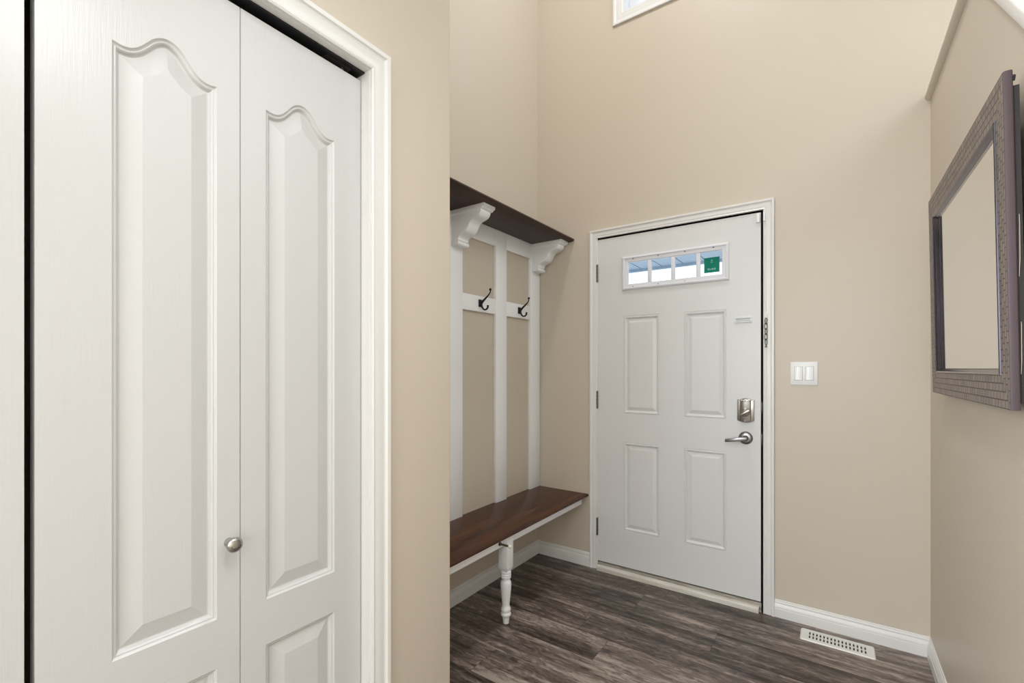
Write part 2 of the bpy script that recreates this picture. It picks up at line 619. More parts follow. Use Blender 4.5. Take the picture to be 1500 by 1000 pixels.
# ------------------------------------------------------------------ baseboards
BB = [(0.0, 0.0), (0.0135, 0.0), (0.0135, 0.0430), (0.0115, 0.0445), (0.0122, 0.0470), (0.0116, 0.0530), (0.0096, 0.0600), (0.0072, 0.0655), (0.0060, 0.0690), (0.0076, 0.0712), (0.0078, 0.0760), (0.0048, 0.0790), (0.0044, 0.0850), (0.0022, 0.0873), (0.0, 0.0873)]


def baseboard(name, p, q, normal, m0, m1, label):
    """p, q floor points; m0/m1: 1 inside corner, 0 square end"""
    p, q, nv = Vector(p), Vector(q), Vector(normal)
    t = (q - p).normalized()
    mb = MB()
    ra, rb = [], []
    for d, z in BB:
        ra.append(mb.bm.verts.new(p + nv * d + t * d * m0 + Vector((0, 0, z))))
        rb.append(mb.bm.verts.new(q + nv * d - t * d * m1 + Vector((0, 0, z))))
    k = len(BB)
    for i in range(k):
        j = (i + 1) % k
        mb.bm.faces.new([ra[i], ra[j], rb[j], rb[i]])
    mb.bm.faces.new(ra)
    mb.bm.faces.new(rb[::-1])
    struct(mb.build(name, M['trim'], smooth=25), label, 'baseboard')


cx0, cx1 = -1.2266 - 0.0505, -0.2995 + 0.0505
baseboard('baseboard_left', (XN, YE, 0), (XN, D, 0), (1, 0, 0), 1, 1, 'white baseboard on the wall under the bench')
baseboard('baseboard_back_left', (XN, D, 0), (cx0, D, 0), (0, -1, 0), 1, 0, 'short white baseboard between the bench corner and the entry door')
baseboard('baseboard_back', (cx1, D, 0), (XR, D, 0), (0, -1, 0), 0, 1, 'white baseboard right of the entry door behind the floor vent')
baseboard('baseboard_right', (XR, D, 0), (XR, y_low, 0), (-1, 0, 0), 1, 0, 'white baseboard along the wall under the mirror')
baseboard('baseboard_closet_end', (XC - 0.01, YE, 0), (XN, YE, 0), (0, 1, 0), 0, 1, 'white baseboard on the end of the closet wall facing the bench')
baseboard('baseboard_closet', (XC, OYR + 0.063, 0), (XC, YE, 0), (1, 0, 0), 0, 0, 'white baseboard on the closet wall beside its casing')

# ------------------------------------------------------------------ panelled door faces


def inset_outline(kind, y0, y1, z0, z1, d, arch=None, n=44):
    """outline (counter-clockwise from lower left) shrunk by d"""
    a, bb = y0 + d, y1 - d
    pts = [(a, z0 + d), (bb, z0 + d)]
    if kind == 'rect':
        return pts + [(bb, z1 - d), (a, z1 - d)]
    mid, half = (y0 + y1) / 2, (y1 - y0) / 2
    # inward parallel curve of the arch: lower envelope of circles along it
    N = 240
    src = [(mid + (-1 + 2 * i / N) * half, z1 + arch(-1 + 2 * i / N)) for i in range(N + 1)]

    def at(y):
        if d < 1e-9:
            return z1 + arch((y - mid) / half)
        return min(zc - math.sqrt(d * d - (y - yc) ** 2) for yc, zc in src if abs(y - yc) <= d)
    for i in range(n + 1):
        y = bb + (a - bb) * i / n
        pts.append((y, at(y)))
    return pts


def panelled_face(mb, rect, panels, place, profile):
    """rect (s0,s1,z0,z1); panels: (kind,s0,s1,z0,z1,arch); place(s,z,depth)"""
    bm = mb.bm
    s0, s1, z0, z1 = rect
    edges = []

    def loop(pts, dep):
        return [bm.verts.new(place(p[0], p[1], dep)) for p in pts]

    outer = loop([(s0, z0), (s1, z0), (s1, z1), (s0, z1)], 0)
    edges += [bm.edges.new((outer[i], outer[(i + 1) % 4])) for i in range(4)]
    for pn in panels:
        kind, a, bb, c, dd, arch, prof = (*pn, profile) if len(pn) == 6 else pn
        prev = loop(inset_outline(kind, a, bb, c, dd, 0.0, arch), 0)
        k = len(prev)
        edges += [bm.edges.new((prev[i], prev[(i + 1) % k])) for i in range(k)]
        if prof is None:
            continue
        for d, dep in prof[1:]:
            cur = loop(inset_outline(kind, a, bb, c, dd, d, arch), dep)
            for i in range(k):
                j = (i + 1) % k
                bm.faces.new([prev[i], prev[j], cur[j], cur[i]])
            prev = cur
        bm.faces.new(prev)
    bmesh.ops.triangle_fill(bm, use_beauty=True, use_dissolve=False, edges=edges)
    return outer


def close_slab(mb, rect, place, depth, outer):
    bm = mb.bm
    s0, s1, z0, z1 = rect
    back = [bm.verts.new(place(s, z, depth)) for s, z in [(s0, z0), (s1, z0), (s1, z1), (s0, z1)]]
    for i in range(4):
        j = (i + 1) % 4
        bm.faces.new([outer[i], outer[j], back[j], back[i]])
    return back


def cath(s):
    s = abs(s)
    pts = [(0, 0.0500), (0.12, 0.0480), (0.28, 0.0385), (0.42, 0.0230), (0.55, 0.0095), (0.68, 0.0015), (0.80, -0.0010), (0.90, -0.0005), (1.0, 0.0015)]
    for (a, va), (c, vc) in zip(pts, pts[1:]):
        if s <= c:
            i = pts.index((a, va))
            p0 = pts[max(i - 1, 0)] if i > 0 else (-pts[1][0], pts[1][1])
            p3 = pts[min(i + 2, len(pts) - 1)]
            t = (s - a) / (c - a)
            m0 = (vc - p0[1]) / (c - p0[0]) * (c - a)
            m1 = (p3[1] - va) / (p3[0] - a) * (c - a)
            h = t * t * t
            q = t * t
            return (2 * h - 3 * q + 1) * va + (h - 2 * q + t) * m0 + (-2 * h + 3 * q) * vc + (h - q) * m1
    return pts[-1][1]


CP = [(0.0, 0.0), (0.0025, -0.0030), (0.0045, -0.0042), (0.0062, -0.0040), (0.0085, -0.0060), (0.0110, -0.0100), (0.0128, -0.0115), (0.0150, -0.0115), (0.0440, -0.0035), (0.0465, -0.0030)]
LEAF_Z0, LEAF_Z1 = 0.014, 2.061


def leaf(parent, y0, y1, p0, p1):
    mb = MB()
    place = lambda s, z, dep: (XD + dep, s, z)
    rect = (y0, y1, LEAF_Z0, LEAF_Z1)
    outer = panelled_face(mb, rect, [('arch', p0, p1, 0.7325, 1.8612, cath), ('rect', p0, p1, 0.215, 0.6285, None)], place, CP)
    back = close_slab(mb, rect, place, -0.034, outer)
    mb.bm.faces.new(back)
    bmesh.ops.remove_doubles(mb.bm, verts=mb.bm.verts[:], dist=1e-6)
    return mb.build('door_leaf', M['closet'], parent, smooth=9)


def bifold(name, y0, ym, y1, knob_y, label):
    r = empty(name, (XD - 0.017, (y0 + y1) / 2, 0))
    struct(r, label, 'closet door')
    leaf(r, y0, ym - 0.0008, y0 + 0.0985, ym - 0.047)
    leaf(r, ym + 0.0008, y1, ym + 0.056, y1 - 0.081)
    if knob_y is not None:
        k = MB()
        k.lathe([(0.0095, -0.001), (0.0095, 0.0025), (0.0075, 0.005), (0.0058, 0.010), (0.0066, 0.015), (0.0120, 0.0205), (0.0158, 0.0255), (0.0163, 0.0290), (0.0148, 0.0325), (0.0105, 0.0350), (0.0040, 0.0362)], (XD, knob_y, 0.890), 'X', 32)
        tag(k.build('knob', M['chrome'], r), 'round chrome knob')
    return r


bifold('door_2', 0.1735, 0.4930, 0.8085, 0.4690, 'white bifold closet door with a chrome knob and arched panels')
bifold('door_3', -0.4815, -0.1580, 0.1615, None, 'white bifold closet door cut off by the left edge of the photo')

# ------------------------------------------------------------------ entry door
SX0, SX1, SZ0, SZ1 = -1.2262, -0.3114, 0.052, 2.0790
mb = MB()
place = lambda s, z, dep: (s, D - dep, z)
LX0, LX1, LZ0, LZ1 = -1.045, -0.481, 1.762, 1.928     # cut-out for the window
EP = [(0.0, 0.0), (0.0012, -0.003), (0.004, -0.003), (0.007, 0.0015), (0.011, 0.0015), (0.014, -0.001), (0.018, -0.0075), (0.022, -0.0085), (0.040, -0.0015), (0.043, -0.001)]
pan = []
for a, c in ((-1.0588, -0.8350), (-0.6975, -0.4750)):
    pan.append(('rect', a, c, 0.9905, 1.5870, None))
    pan.append(('rect', a, c, 0.2745, 0.8150, None))
pan.append(('rect', LX0, LX1, LZ0, LZ1, None, None))
rect = (SX0, SX1, SZ0, SZ1)
outer = panelled_face(mb, rect, pan, place, EP)
back = close_slab(mb, rect, place, -0.044, outer)
inner_f = [v for v in mb.bm.verts if abs(v.co.y - D) < 1e-6 and min(abs(v.co.x - LX0), abs(v.co.x - LX1)) < 1e-6 and min(abs(v.co.z - LZ0), abs(v.co.z - LZ1)) < 1e-6]
order = [(LX0, LZ0), (LX1, LZ0), (LX1, LZ1), (LX0, LZ1)]
inner_f = [min(inner_f, key=lambda v: abs(v.co.x - x) + abs(v.co.z - z)) for x, z in order]
inner_b = [mb.bm.verts.new((x, D + 0.044, z)) for x, z in order]
for i in range(4):
    j = (i + 1) % 4
    mb.bm.faces.new([inner_f[i], inner_f[j], inner_b[j], inner_b[i]])
    mb.bm.faces.new([back[i], back[j], inner_b[j], inner_b[i]])
door = mb.build('door_1', M['entry'], smooth=9)
struct(door, 'off-white entry door with four panels and a small divided window', 'door')

# small window in the door
fr = MB()
LP = [(-0.020, 0.0), (-0.018, 0.008), (-0.012, 0.0125), (-0.006, 0.0125), (-0.002, 0.0085), (0.004, 0.0075), (0.014, 0.0065), (0.0175, 0.002), (0.0175, -0.012)]
rows = []
for d, t in LP:
    rows.append([fr.bm.verts.new((x, D - t, z)) for x, z in [(LX0 + d, LZ0 + d), (LX1 - d, LZ0 + d), (LX1 - d, LZ1 - d), (LX0 + d, LZ1 - d)]])
for a, c in zip(rows, rows[1:]):
    for i in range(4):
        j = (i + 1) % 4
        fr.bm.faces.new([a[i], a[j], c[j], c[i]])
fr = fr.build('window_frame', M['lite'], door, smooth=25)
for x in (-0.896, -0.7595, -0.6210):
    MB().box(x - 0.0105, x + 0.0105, D - 0.004, D + 0.014, LZ0 + 0.0165, LZ1 - 0.0165, 0.002).build('glazing_bar', M['lite'], fr)
for x in (-0.994, -0.843, -0.691, -0.540):
    q = MB().lathe([(0.0036, -0.0005), (0.0036, 0.0010), (0.0020, 0.0018)], (x, D - 0.0090, LZ1 + 0.0015), 'Y', 14)
    for v_ in q.bm.verts:
        v_.co.y = 2 * (D - 0.0090) - v_.co.y
    tag(q.build('screw_cap', M['black'], fr), 'black screw cap on the upper rim')
for x in (-0.994, -0.843, -0.691):
    q = MB().lathe([(0.0036, -0.0005), (0.0036, 0.0010), (0.0020, 0.0018)], (x, D - 0.0090, LZ0 - 0.0005), 'Y', 14)
    for v_ in q.bm.verts:
        v_.co.y = 2 * (D - 0.0090) - v_.co.y
    tag(q.build('screw_cap', M['nickel'], fr), 'grey screw cap on the lower rim')
MB().box(LX0 + 0.012, LX1 - 0.012, D + 0.015, D + 0.019, LZ0 + 0.012, LZ1 - 0.012).build('window_pane', M['glass'], door, smooth=0)
st = MB().box(-0.5935, -0.5135, D + 0.0136, D + 0.0146, 1.797, 1.8805).build('window_sticker', M['sticker'], door, smooth=0)
tag(st, 'square green security sticker with pale print')
pr = MB()
for i, (x0, w) in enumerate(((-0.5745, 0.0085), (-0.5635, 0.006), (-0.5545, 0.0085), (-0.5425, 0.0085))):
    pr.box(x0, x0 + 0.0018, D + 0.0130, D + 0.0137, 1.8120, 1.8205)
    pr.box(x0, x0 + w, D + 0.0130, D + 0.0137, 1.8120, 1.8140)
    if i != 1:
        pr.box(x0, x0 + w, D + 0.0130, D + 0.0137, 1.8187, 1.8205)
        pr.box(x0 + w - 0.0018, x0 + w, D + 0.0130, D + 0.0137, 1.8120, 1.8205)
pr.box(-0.5585, -0.5485, D + 0.0130, D + 0.0137, 1.8520, 1.8535)
pr.box(-0.5585, -0.5485, D + 0.0130, D + 0.0137, 1.8600, 1.8612)
pr.box(-0.5575, -0.5495, D + 0.0130, D + 0.0137, 1.8660, 1.8672)
pr.build('sticker_print', M['sticker_print'], st, smooth=0)

# hinges
for zc in (1.8665, 1.069, 0.268):
    h = MB()
    for i in range(5):
        a = zc - 0.055 + i * 0.022
        h.tube([(DXL + 0.0022, D - 0.006, a + 0.0006), (DXL + 0.0022, D - 0.006, a + 0.0214)], 0.0066, 14)
    h.tube([(DXL + 0.0022, D - 0.006, zc - 0.059), (DXL + 0.0022, D - 0.006, zc + 0.059)], 0.0038, 10)
    h.box(DXL + 0.002, SX0 + 0.0015, D - 0.005, D + 0.002, zc - 0.055, zc + 0.055)
    h.build('hinge', M['hinge'], door)

# deadbolt
dx, dz0, dz1 = -0.3815, 0.981, 1.108
db = MB()
hw = 0.0395
out = []
for i in range(13):
    s = -1 + i / 6
    out.append((dx + s * hw, dz0 + 0.012 * (abs(s) ** 2)))
for i in range(13):
    s = 1 - i / 6
    if abs(s) > 0.82:
        z = dz1 - 0.006
    elif abs(s) > 0.60:
        z = dz1 - 0.012 + 0.006 * (0.82 - abs(s)) / 0.22
    else:
        z = dz1 - 0.004 + 0.006 * (1 - (abs(s) / 0.6) ** 2)
    out.append((dx + s * hw, z))
db.prism(out, 1, D - 0.016, D + 0.0005, 0.003)
db.prism([(dx + (x - dx) * 0.66, (dz0 + dz1) / 2 + (z - (dz0 + dz1) / 2) * 0.97) for x, z in out], 1, D - 0.026, D - 0.014, 0.006)
db = db.build('deadbolt', M['nickel'], door, smooth=35)
tag(db, 'satin nickel deadbolt cover')
kn = MB()
kn.lathe([(0.022, 0.0), (0.022, 0.006), (0.018, 0.010), (0.006, 0.012)], (dx + 0.001, D - 0.036, 1.036), 'Y', 30)
for v_ in kn.bm.verts:
    v_.co.y = 2 * (D - 0.036) - v_.co.y + 0.010
t = bmesh.new()
bmesh.ops.create_cube(t, size=1.0)
for v_ in t.verts:
    v_.co = Vector((v_.co.x * 0.056, v_.co.y * 0.014, v_.co.z * 0.018 * (1.0 if v_.co.x > 0 else 0.75)))
bmesh.ops.bevel(t, geom=t.edges[:], offset=0.005, segments=3, affect='EDGES', profile=0.5)
bmesh.ops.rotate(t, verts=t.verts[:], cent=(0, 0, 0), matrix=Matrix.Rotation(math.radians(-32), 3, 'Y'))
bmesh.ops.translate(t, verts=t.verts[:], vec=(dx + 0.001, D - 0.044, 1.036))
kn.merge(t)
kn.build('thumb_turn', M['nickel'], db)
for z in (dz0 + 0.012, dz1 - 0.013):
    q = MB().tube([(dx, D - 0.0275, z), (dx, D - 0.0250, z)], 0.0042, 14)
    q.build('screw', M['hinge'], db)

# lever handle
lx, lz = -0.3820, 0.8990
lv = MB()
prof = [(0.034, 0.0), (0.034, 0.004), (0.031, 0.0085), (0.024, 0.011), (0.0145, 0.012), (0.0125, 0.016), (0.0120, 0.046), (0.009, 0.050)]
lv.lathe([(r, -h) for r, h in prof], (lx, D, lz), 'Y', 34)
t = bmesh.new()
for x, z, hz, y, hy in ((lx + 0.013, lz, 0.0100, D - 0.049, 0.0075), (lx - 0.030, lz - 0.0045, 0.0105, D - 0.0535, 0.0065), (lx - 0.092, lz - 0.0150, 0.0078, D - 0.0560, 0.0048)):
    for a in (-1, 1):
        for c in (-1, 1):
            t.verts.new((x, y + a * hy, z + c * hz))
bmesh.ops.convex_hull(t, input=t.verts[:])
bmesh.ops.dissolve_limit(t, angle_limit=0.02, verts=t.verts[:], edges=t.edges[:])
bmesh.ops.bevel(t, geom=t.edges[:], offset=0.0022, segments=2, affect='EDGES', profile=0.5)
lv.merge(t)
lev = lv.build('lever_handle', M['lever'], door, smooth=50)
tag(lev, 'brushed nickel lever handle')

# chain guard plate on the door and magnet of the contact sensor
q = MB()
q.box(-0.4375, -0.3520, D - 0.0030, D + 0.0005, 1.5060, 1.5420, 0.001)
q.box(-0.4300, -0.3590, D - 0.0085, D - 0.0025, 1.5310, 1.5370, 0.0015)
q.box(-0.4300, -0.3590, D - 0.0085, D - 0.0025, 1.5110, 1.5170, 0.0015)
q = q.build('chain_slide', M['lite'], door)
MB().box(-0.428, -0.361, D - 0.0036, D - 0.0028, 1.5262, 1.5308).box(-0.428, -0.361, D - 0.0036, D - 0.0028, 1.5172, 1.5212).build('slot', M['hinge'], q, smooth=0)
q = MB().box(-0.3310, -0.3145, D - 0.012, D + 0.0005, 2.0270, 2.0730, 0.002).build('sensor_magnet', M['switch'], door)
MB().box(SX0 + 0.002, SX1 - 0.002, D + 0.004, D + 0.040, SZ0 - 0.004, SZ0 + 0.001).build('door_sweep', M['dark'], door, smooth=0)

# sensor body on the casing
sn = MB().box(-0.2990, -0.2890, D - 0.021, D - 0.0085, 2.0262, 2.0715, 0.0018).build('door_sensor', M['switch'])
tag(sn, 'small white contact sensor on the casing at the top right of the entry door', 'sensor')

# chain on the casing
ch = empty('door_chain', (-0.2855, D - 0.012, 1.374))
tag(ch, 'nickel security chain hanging on the door casing above the light switch level', 'chain')
q = MB().box(-0.2945, -0.2765, D - 0.0155, D - 0.0115, 1.513, 1.552, 0.0012)
q.tube([(-0.2855, D - 0.0178, 1.543), (-0.2855, D - 0.0150, 1.543)], 0.0038, 12)
q.tube([(-0.2855, D - 0.0178, 1.521), (-0.2855, D - 0.0150, 1.521)], 0.0034, 12)
tag(q.build('anchor_plate', M['vent'], ch), 'white anchor plate')
nl = 5
zt = 1.510
pitch = 0.0270
for i in range(nl):
    lk = MB()
    zc = zt - i * pitch
    ang = math.radians(35 if i % 2 else -50)
    pp = []
    for j in range(20):
        a = 2 * math.pi * j / 20
        u, w = 0.0078 * math.cos(a), 0.0160 * math.sin(a)
        pp.append((-0.2855 + u * math.cos(ang) + 0.0006 * (-1) ** i, D - 0.0225 + u * math.sin(ang), zc + w))
    lk.tube(pp + [pp[0]], 0.0018, 8, False)
    lk.build('chain_link', M['hinge'], ch)
zb = zt - nl * pitch + 0.004
q = MB().lathe([(0.0062, 0.0), (0.0062, 0.003), (0.0030, 0.0036), (0.0030, 0.012)], (-0.2855, D - 0.0225, zb - 0.004), 'Z', 16)
q.build('chain_stud', M['hinge'], ch)

# ------------------------------------------------------------------ high window
w1 = MB()
for a in ((WXL, WXL + 0.018, WZB, WZT), (WXR - 0.018, WXR, WZB, WZT), (WXL + 0.018, WXR - 0.018, WZB, WZB + 0.018), (WXL + 0.018, WXR - 0.018, WZT - 0.018, WZT)):
    w1.box(a[0], a[1], D, D + WT, a[2], a[3])
w1 = w1.build('window_1', M['lite'], smooth=0)
struct(w1, 'high white-framed window above the entry door', 'window')
q = MB()
fx0, fx1, fz0, fz1 = WXL + 0.018, WXR - 0.018, WZB + 0.018, WZT - 0.018
q.box(fx0, fx0 + 0.055, D + 0.07, D + 0.12, fz0, fz1, 0.003)
q.box(fx1 - 0.055, fx1, D + 0.07, D + 0.12, fz0, fz1, 0.003)
q.box(fx0 + 0.055, fx1 - 0.055, D + 0.07, D + 0.12, fz0, fz0 + 0.04, 0.003)
q.box(fx0 + 0.055, fx1 - 0.055, D + 0.07, D + 0.12, fz1 - 0.04, fz1, 0.003)
q.build('sash', M['lite'], w1)
MB().box(fx0 + 0.05, fx1 - 0.05, D + 0.093, D + 0.097, fz0 + 0.035, fz1 - 0.035).build('window_pane', M['glass'], w1, smooth=0)

# ------------------------------------------------------------------ porch roof seen through the door window
q = MB()
PZ = 2.50
for i in range(28):
    x0 = -5.2 + i * 0.25
    q.box(x0 + 0.006, x0 + 0.244, D + WT, 5.62, PZ, PZ + 0.02, 0.003)
q = q.build('porch_roof', M['soffit'], smooth=0)
tag(q, 'blue-grey porch roof underside seen through the small door window', 'roof', kind='structure')
MB().box(-5.2, 1.8, 5.60, 5.64, PZ - 0.03, PZ + 0.16).build('fascia', M['soffit'], q, smooth=0)
MB().box(-5.2, 1.8, D + WT, 5.62, PZ + 0.02, PZ + 0.16).build('roof_deck', M['soffit'], q, smooth=0)
q = MB().box(-8, 6, D + WT, 14, -0.3, -0.1).build('ground', M['ceiling'], smooth=0)
struct(q, 'snow-covered ground outside the entry door', 'ground')

# ------------------------------------------------------------------ hall tree: bench, panel with hooks, shelf on brackets
tree = empty('hall_tree', (XN + 0.14, 1.92, 0))
tag(tree, 'white hall tree with dark wood bench seat, coat hooks and dark top shelf', 'hall tree')
TY0, TY1 = YE + 0.004, 2.709
PX0, PX1 = XN + 0.0005, XN + 0.0195
# seat
s = MB()
s.prism([(XN + 0.001, 0.4465), (-1.2945, 0.4465), (-1.2905, 0.4490), (-1.2895, 0.4540), (-1.2910, 0.4595), (-1.2950, 0.4625), (XN + 0.001, 0.4625)], 1, TY0, TY1)
tag(s.build('bench_seat', M['seat'], tree, smooth=40), 'dark walnut bench seat')
# rail under the seat
MB().box(-1.3340, -1.3150, TY0 + 0.01, 2.665, 0.4045, 0.4465, 0.0012).build('front_rail', M['tree_white'], tree)
MB().box(XN + 0.001, XN + 0.0195, TY0, TY1, 0.4045, 0.4465, 0.0012).build('wall_rail', M['tree_white'], tree)
# stiles and rails
stiles = [(1.141, 1.215), (1.410, 1.517), (1.800, 1.905), (2.206, 2.3165), (2.5870, 2.7070)]
for a, c in stiles:
    MB().box(PX0, PX1, a, c, 0.4625, 2.0965, 0.0012).build('stile', M['tree_white'], tree)
for i in range(4):
    a, c = stiles[i][1] + 0.0002, stiles[i + 1][0] - 0.0002
    MB().box(PX0, PX1 - 0.0008, a, c, 1.5900, 1.6790, 0.0010).build('hook_rail', M['tree_white'], tree)
    MB().box(PX0, PX1 - 0.0008, a, c, 1.9970, 2.0965, 0.0010).build('top_rail', M['tree_white'], tree)
# shelf
s = MB()
s.prism([(XN + 0.001, 2.0968), (-1.4030, 2.0968), (-1.3990, 2.1000), (-1.3950, 2.1020), (-1.3915, 2.1060), (-1.3925, 2.1110), (-1.3960, 2.1150), (XN + 0.001, 2.1150)], 1, TY0, TY1)
tag(s.build('top_shelf', M['shelf'], tree, smooth=40), 'dark espresso shelf board')


def smooth_curve(pts, n=6):
    out = []
    for i in range(len(pts) - 1):
        p0 = pts[max(i - 1, 0)]; p1 = pts[i]; p2 = pts[i + 1]; p3 = pts[min(i + 2, len(pts) - 1)]
        for j in range(n):
            t = j / n
            out.append(tuple(0.5 * (2 * b_ + (c_ - a_) * t + (2 * a_ - 5 * b_ + 4 * c_ - d_) * t * t + (-a_ + 3 * b_ - 3 * c_ + d_) * t ** 3) for a_, b_, c_, d_ in zip(p0, p1, p2, p3)))
    out.append(pts[-1])
    return out


def corbel(yc):
    zt = 2.0966
    xw = PX1 + 0.0002
    P = lambda d, z: (XN + d, zt + z)
    w = 0.041
    mb = MB()
    s_curve = smooth_curve([(0.216, -0.027), (0.214, -0.038), (0.203, -0.052), (0.184, -0.060), (0.162, -0.067), (0.143, -0.082), (0.131, -0.103), (0.113, -0.122), (0.088, -0.132), (0.070, -0.142), (0.064, -0.158)])
    body = [(xw, zt - 0.024), P(0.216, -0.024)] + [P(*p) for p in s_curve] + [P(0.058, -0.159), P(0.058, -0.162), (xw, zt - 0.162)]
    mb.prism(body, 1, yc - w, yc + w, 0.0012)
    # thinner relief on both cheeks
    # foot lip
    mb.prism([(xw, zt - 0.1615), P(0.064, -0.1615), P(0.068, -0.166), P(0.068, -0.178), P(0.062, -0.183), (xw, zt - 0.183)], 1, yc - w - 0.004, yc + w + 0.004, 0.0015)
    # cap
    cap = smooth_curve([(0.216, -0.0245), (0.226, -0.022), (0.232, -0.016), (0.241, -0.013)], 4)
    mb.prism([(xw, zt), P(0.241, 0.0)] + [P(*p) for p in cap[::-1]] + [(xw, zt - 0.0245)], 1, yc - w - 0.007, yc + w + 0.007, 0.0015)
    return mb.build('bracket', M['tree_white'], tree, smooth=32)


for yc in (1.1895, 1.857, 2.653):
    corbel(yc)

# turned leg
LXC, LYC = -1.3400, 1.8700
lg = MB()
hw = 0.0272
lg.box(LXC - hw, LXC + hw, LYC - hw, LYC + hw, 0.276, 0.4465, 0.004)
t = bmesh.new()
ring_a = [t.verts.new((LXC + sx * hw, LYC + sy * hw, 0.278)) for sx, sy in ((-1, -1), (1, -1), (1, 1), (-1, 1))]
ring_b = [t.verts.new((LXC + sx * hw * 0.62, LYC + sy * hw * 0.62, 0.258)) for sx, sy in ((-1, -1), (1, -1), (1, 1), (-1, 1))]
for i in range(4):
    j = (i + 1) % 4
    t.faces.new([ring_a[i], ring_a[j], ring_b[j], ring_b[i]])
t.faces.new(ring_b)
lg.merge(t)
prof = [(0.020, 0.262), (0.0255, 0.258), (0.0262, 0.252), (0.0235, 0.248), (0.0262, 0.245), (0.0262, 0.240), (0.0232, 0.237), (0.0258, 0.233), (0.0252, 0.226), (0.0215, 0.221), (0.0185, 0.217), (0.0190, 0.214), (0.0240, 0.210), (0.0268, 0.202), (0.0272, 0.190), (0.0262, 0.170), (0.0240, 0.145), (0.0212, 0.118), (0.0185, 0.096), (0.0184, 0.088), (0.0205, 0.080), (0.0240, 0.074), (0.0246, 0.066), (0.0222, 0.059), (0.0205, 0.056), (0.0240, 0.053), (0.0258, 0.047), (0.0250, 0.040), (0.0200, 0.034), (0.0182, 0.030), (0.0178, 0.026), (0.0160, 0.012), (0.0145, 0.0)]
lg.lathe(prof[::-1], (LXC, LYC, 0.0), 'Z', 36)
tag(lg.build('leg', M['tree_white'], tree, smooth=35), 'white turned wooden leg')


def hook(yc):
    x0 = PX1
    zc = 1.6375
    mb = MB()
    mb.box(x0 - 0.0010, x0 + 0.0045, yc - 0.015, yc + 0.015, zc - 0.021, zc + 0.021, 0.002)
    mb.box(x0 + 0.0035, x0 + 0.0130, yc - 0.009, yc + 0.009, zc - 0.016, zc + 0.014, 0.003)
    up = smooth_curve([(0.008, zc - 0.002), (0.022, zc + 0.012), (0.044, zc + 0.029), (0.062, zc + 0.044), (0.072, zc + 0.057), (0.0735, zc + 0.070)], 5)
    k = len(up)
    mb.tube([(x0 + d, yc, z) for d, z in up], [0.0078 - 0.0042 * min(1, i / (k * 0.6)) for i in range(k)], 12)
    mb.lathe([(0.002, -0.0075), (0.0060, -0.005), (0.0072, 0.0), (0.0060, 0.005), (0.002, 0.0072)], (x0 + 0.0735, yc, zc + 0.072), 'Z', 16)
    lo = smooth_curve([(0.008, zc - 0.004), (0.014, zc - 0.020), (0.022, zc - 0.033), (0.034, zc - 0.039), (0.047, zc - 0.036), (0.055, zc - 0.026), (0.055, zc - 0.015)], 5)
    k = len(lo)
    mb.tube([(x0 + d, yc, z) for d, z in lo], [0.0064 - 0.0018 * math.sin(math.pi * i / (k - 1)) for i in range(k)], 12)
    mb.build('coat_hook', M['black'], tree, smooth=45)


for yc in (2.056, 2.4545):
    hook(yc)

# spring door stop on the front rail
sx0, sy0, sz0 = -1.3150, 1.7830, 0.4250
q = MB()
q.lathe([(0.0095, -0.0005), (0.0095, 0.004), (0.006, 0.006)], (sx0, sy0, sz0), 'X', 18)
pp = []
for i in range(150):
    a = i / 150 * 2 * math.pi * 14
    pp.append((sx0 + 0.004 + 0.050 * i / 150, sy0 + 0.0040 * math.cos(a), sz0 + 0.0040 * math.sin(a)))
q.tube(pp, 0.0014, 6)
q = q.build('door_stop', M['bronze'], tree)
tp = MB().lathe([(0.0065, 0.0), (0.0088, 0.003), (0.0092, 0.008), (0.0080, 0.0125), (0.0045, 0.0155)], (sx0 + 0.054, sy0, sz0), 'X', 18)
tag(tp.build('rubber_tip', M['cream'], q), 'cream rubber tip')

# ------------------------------------------------------------------ light switch
sw = empty('light_switch', (-0.1212, D, 1.2415))
tag(sw, 'white double rocker light switch on the beige wall right of the entry door', 'light switch')
sx0, sx1, sz0, sz1 = -0.1785, -0.0640, 1.1840, 1.2990
q = MB()
q.box(sx0, sx1, D - 0.0060, D - 0.0003, sz0, sz1, 0.0022)
pl = q.build('wall_plate', M['switch'], sw)
for x in (-0.1442, -0.0980):
    for z in (1.2880, 1.1950):
        MB().tube([(x, D - 0.0066, z), (x, D - 0.0056, z)], 0.0028, 12).build('screw', M['vent'], pl)
    q = MB()
    for a in ((x - 0.0180, x - 0.0168), (x + 0.0168, x + 0.0180)):
        q.box(a[0], a[1], D - 0.0064, D - 0.0058, 1.2075, 1.2755)
    q.box(x - 0.0180, x + 0.0180, D - 0.0064, D - 0.0058, 1.2075, 1.2087)
    q.box(x - 0.0180, x + 0.0180, D - 0.0064, D - 0.0058, 1.2743, 1.2755)
    q.build('rocker_gap', M['hinge'], pl, smooth=0)
    t = MB()
    t.prism([(D - 0.0058, 1.2090), (D - 0.0102, 1.2090), (D - 0.0078, 1.2415), (D - 0.0066, 1.2740), (D - 0.0058, 1.2740)], 0, x - 0.0165, x + 0.0165, 0.0008)
    t.build('rocker', M['switch'], sw)

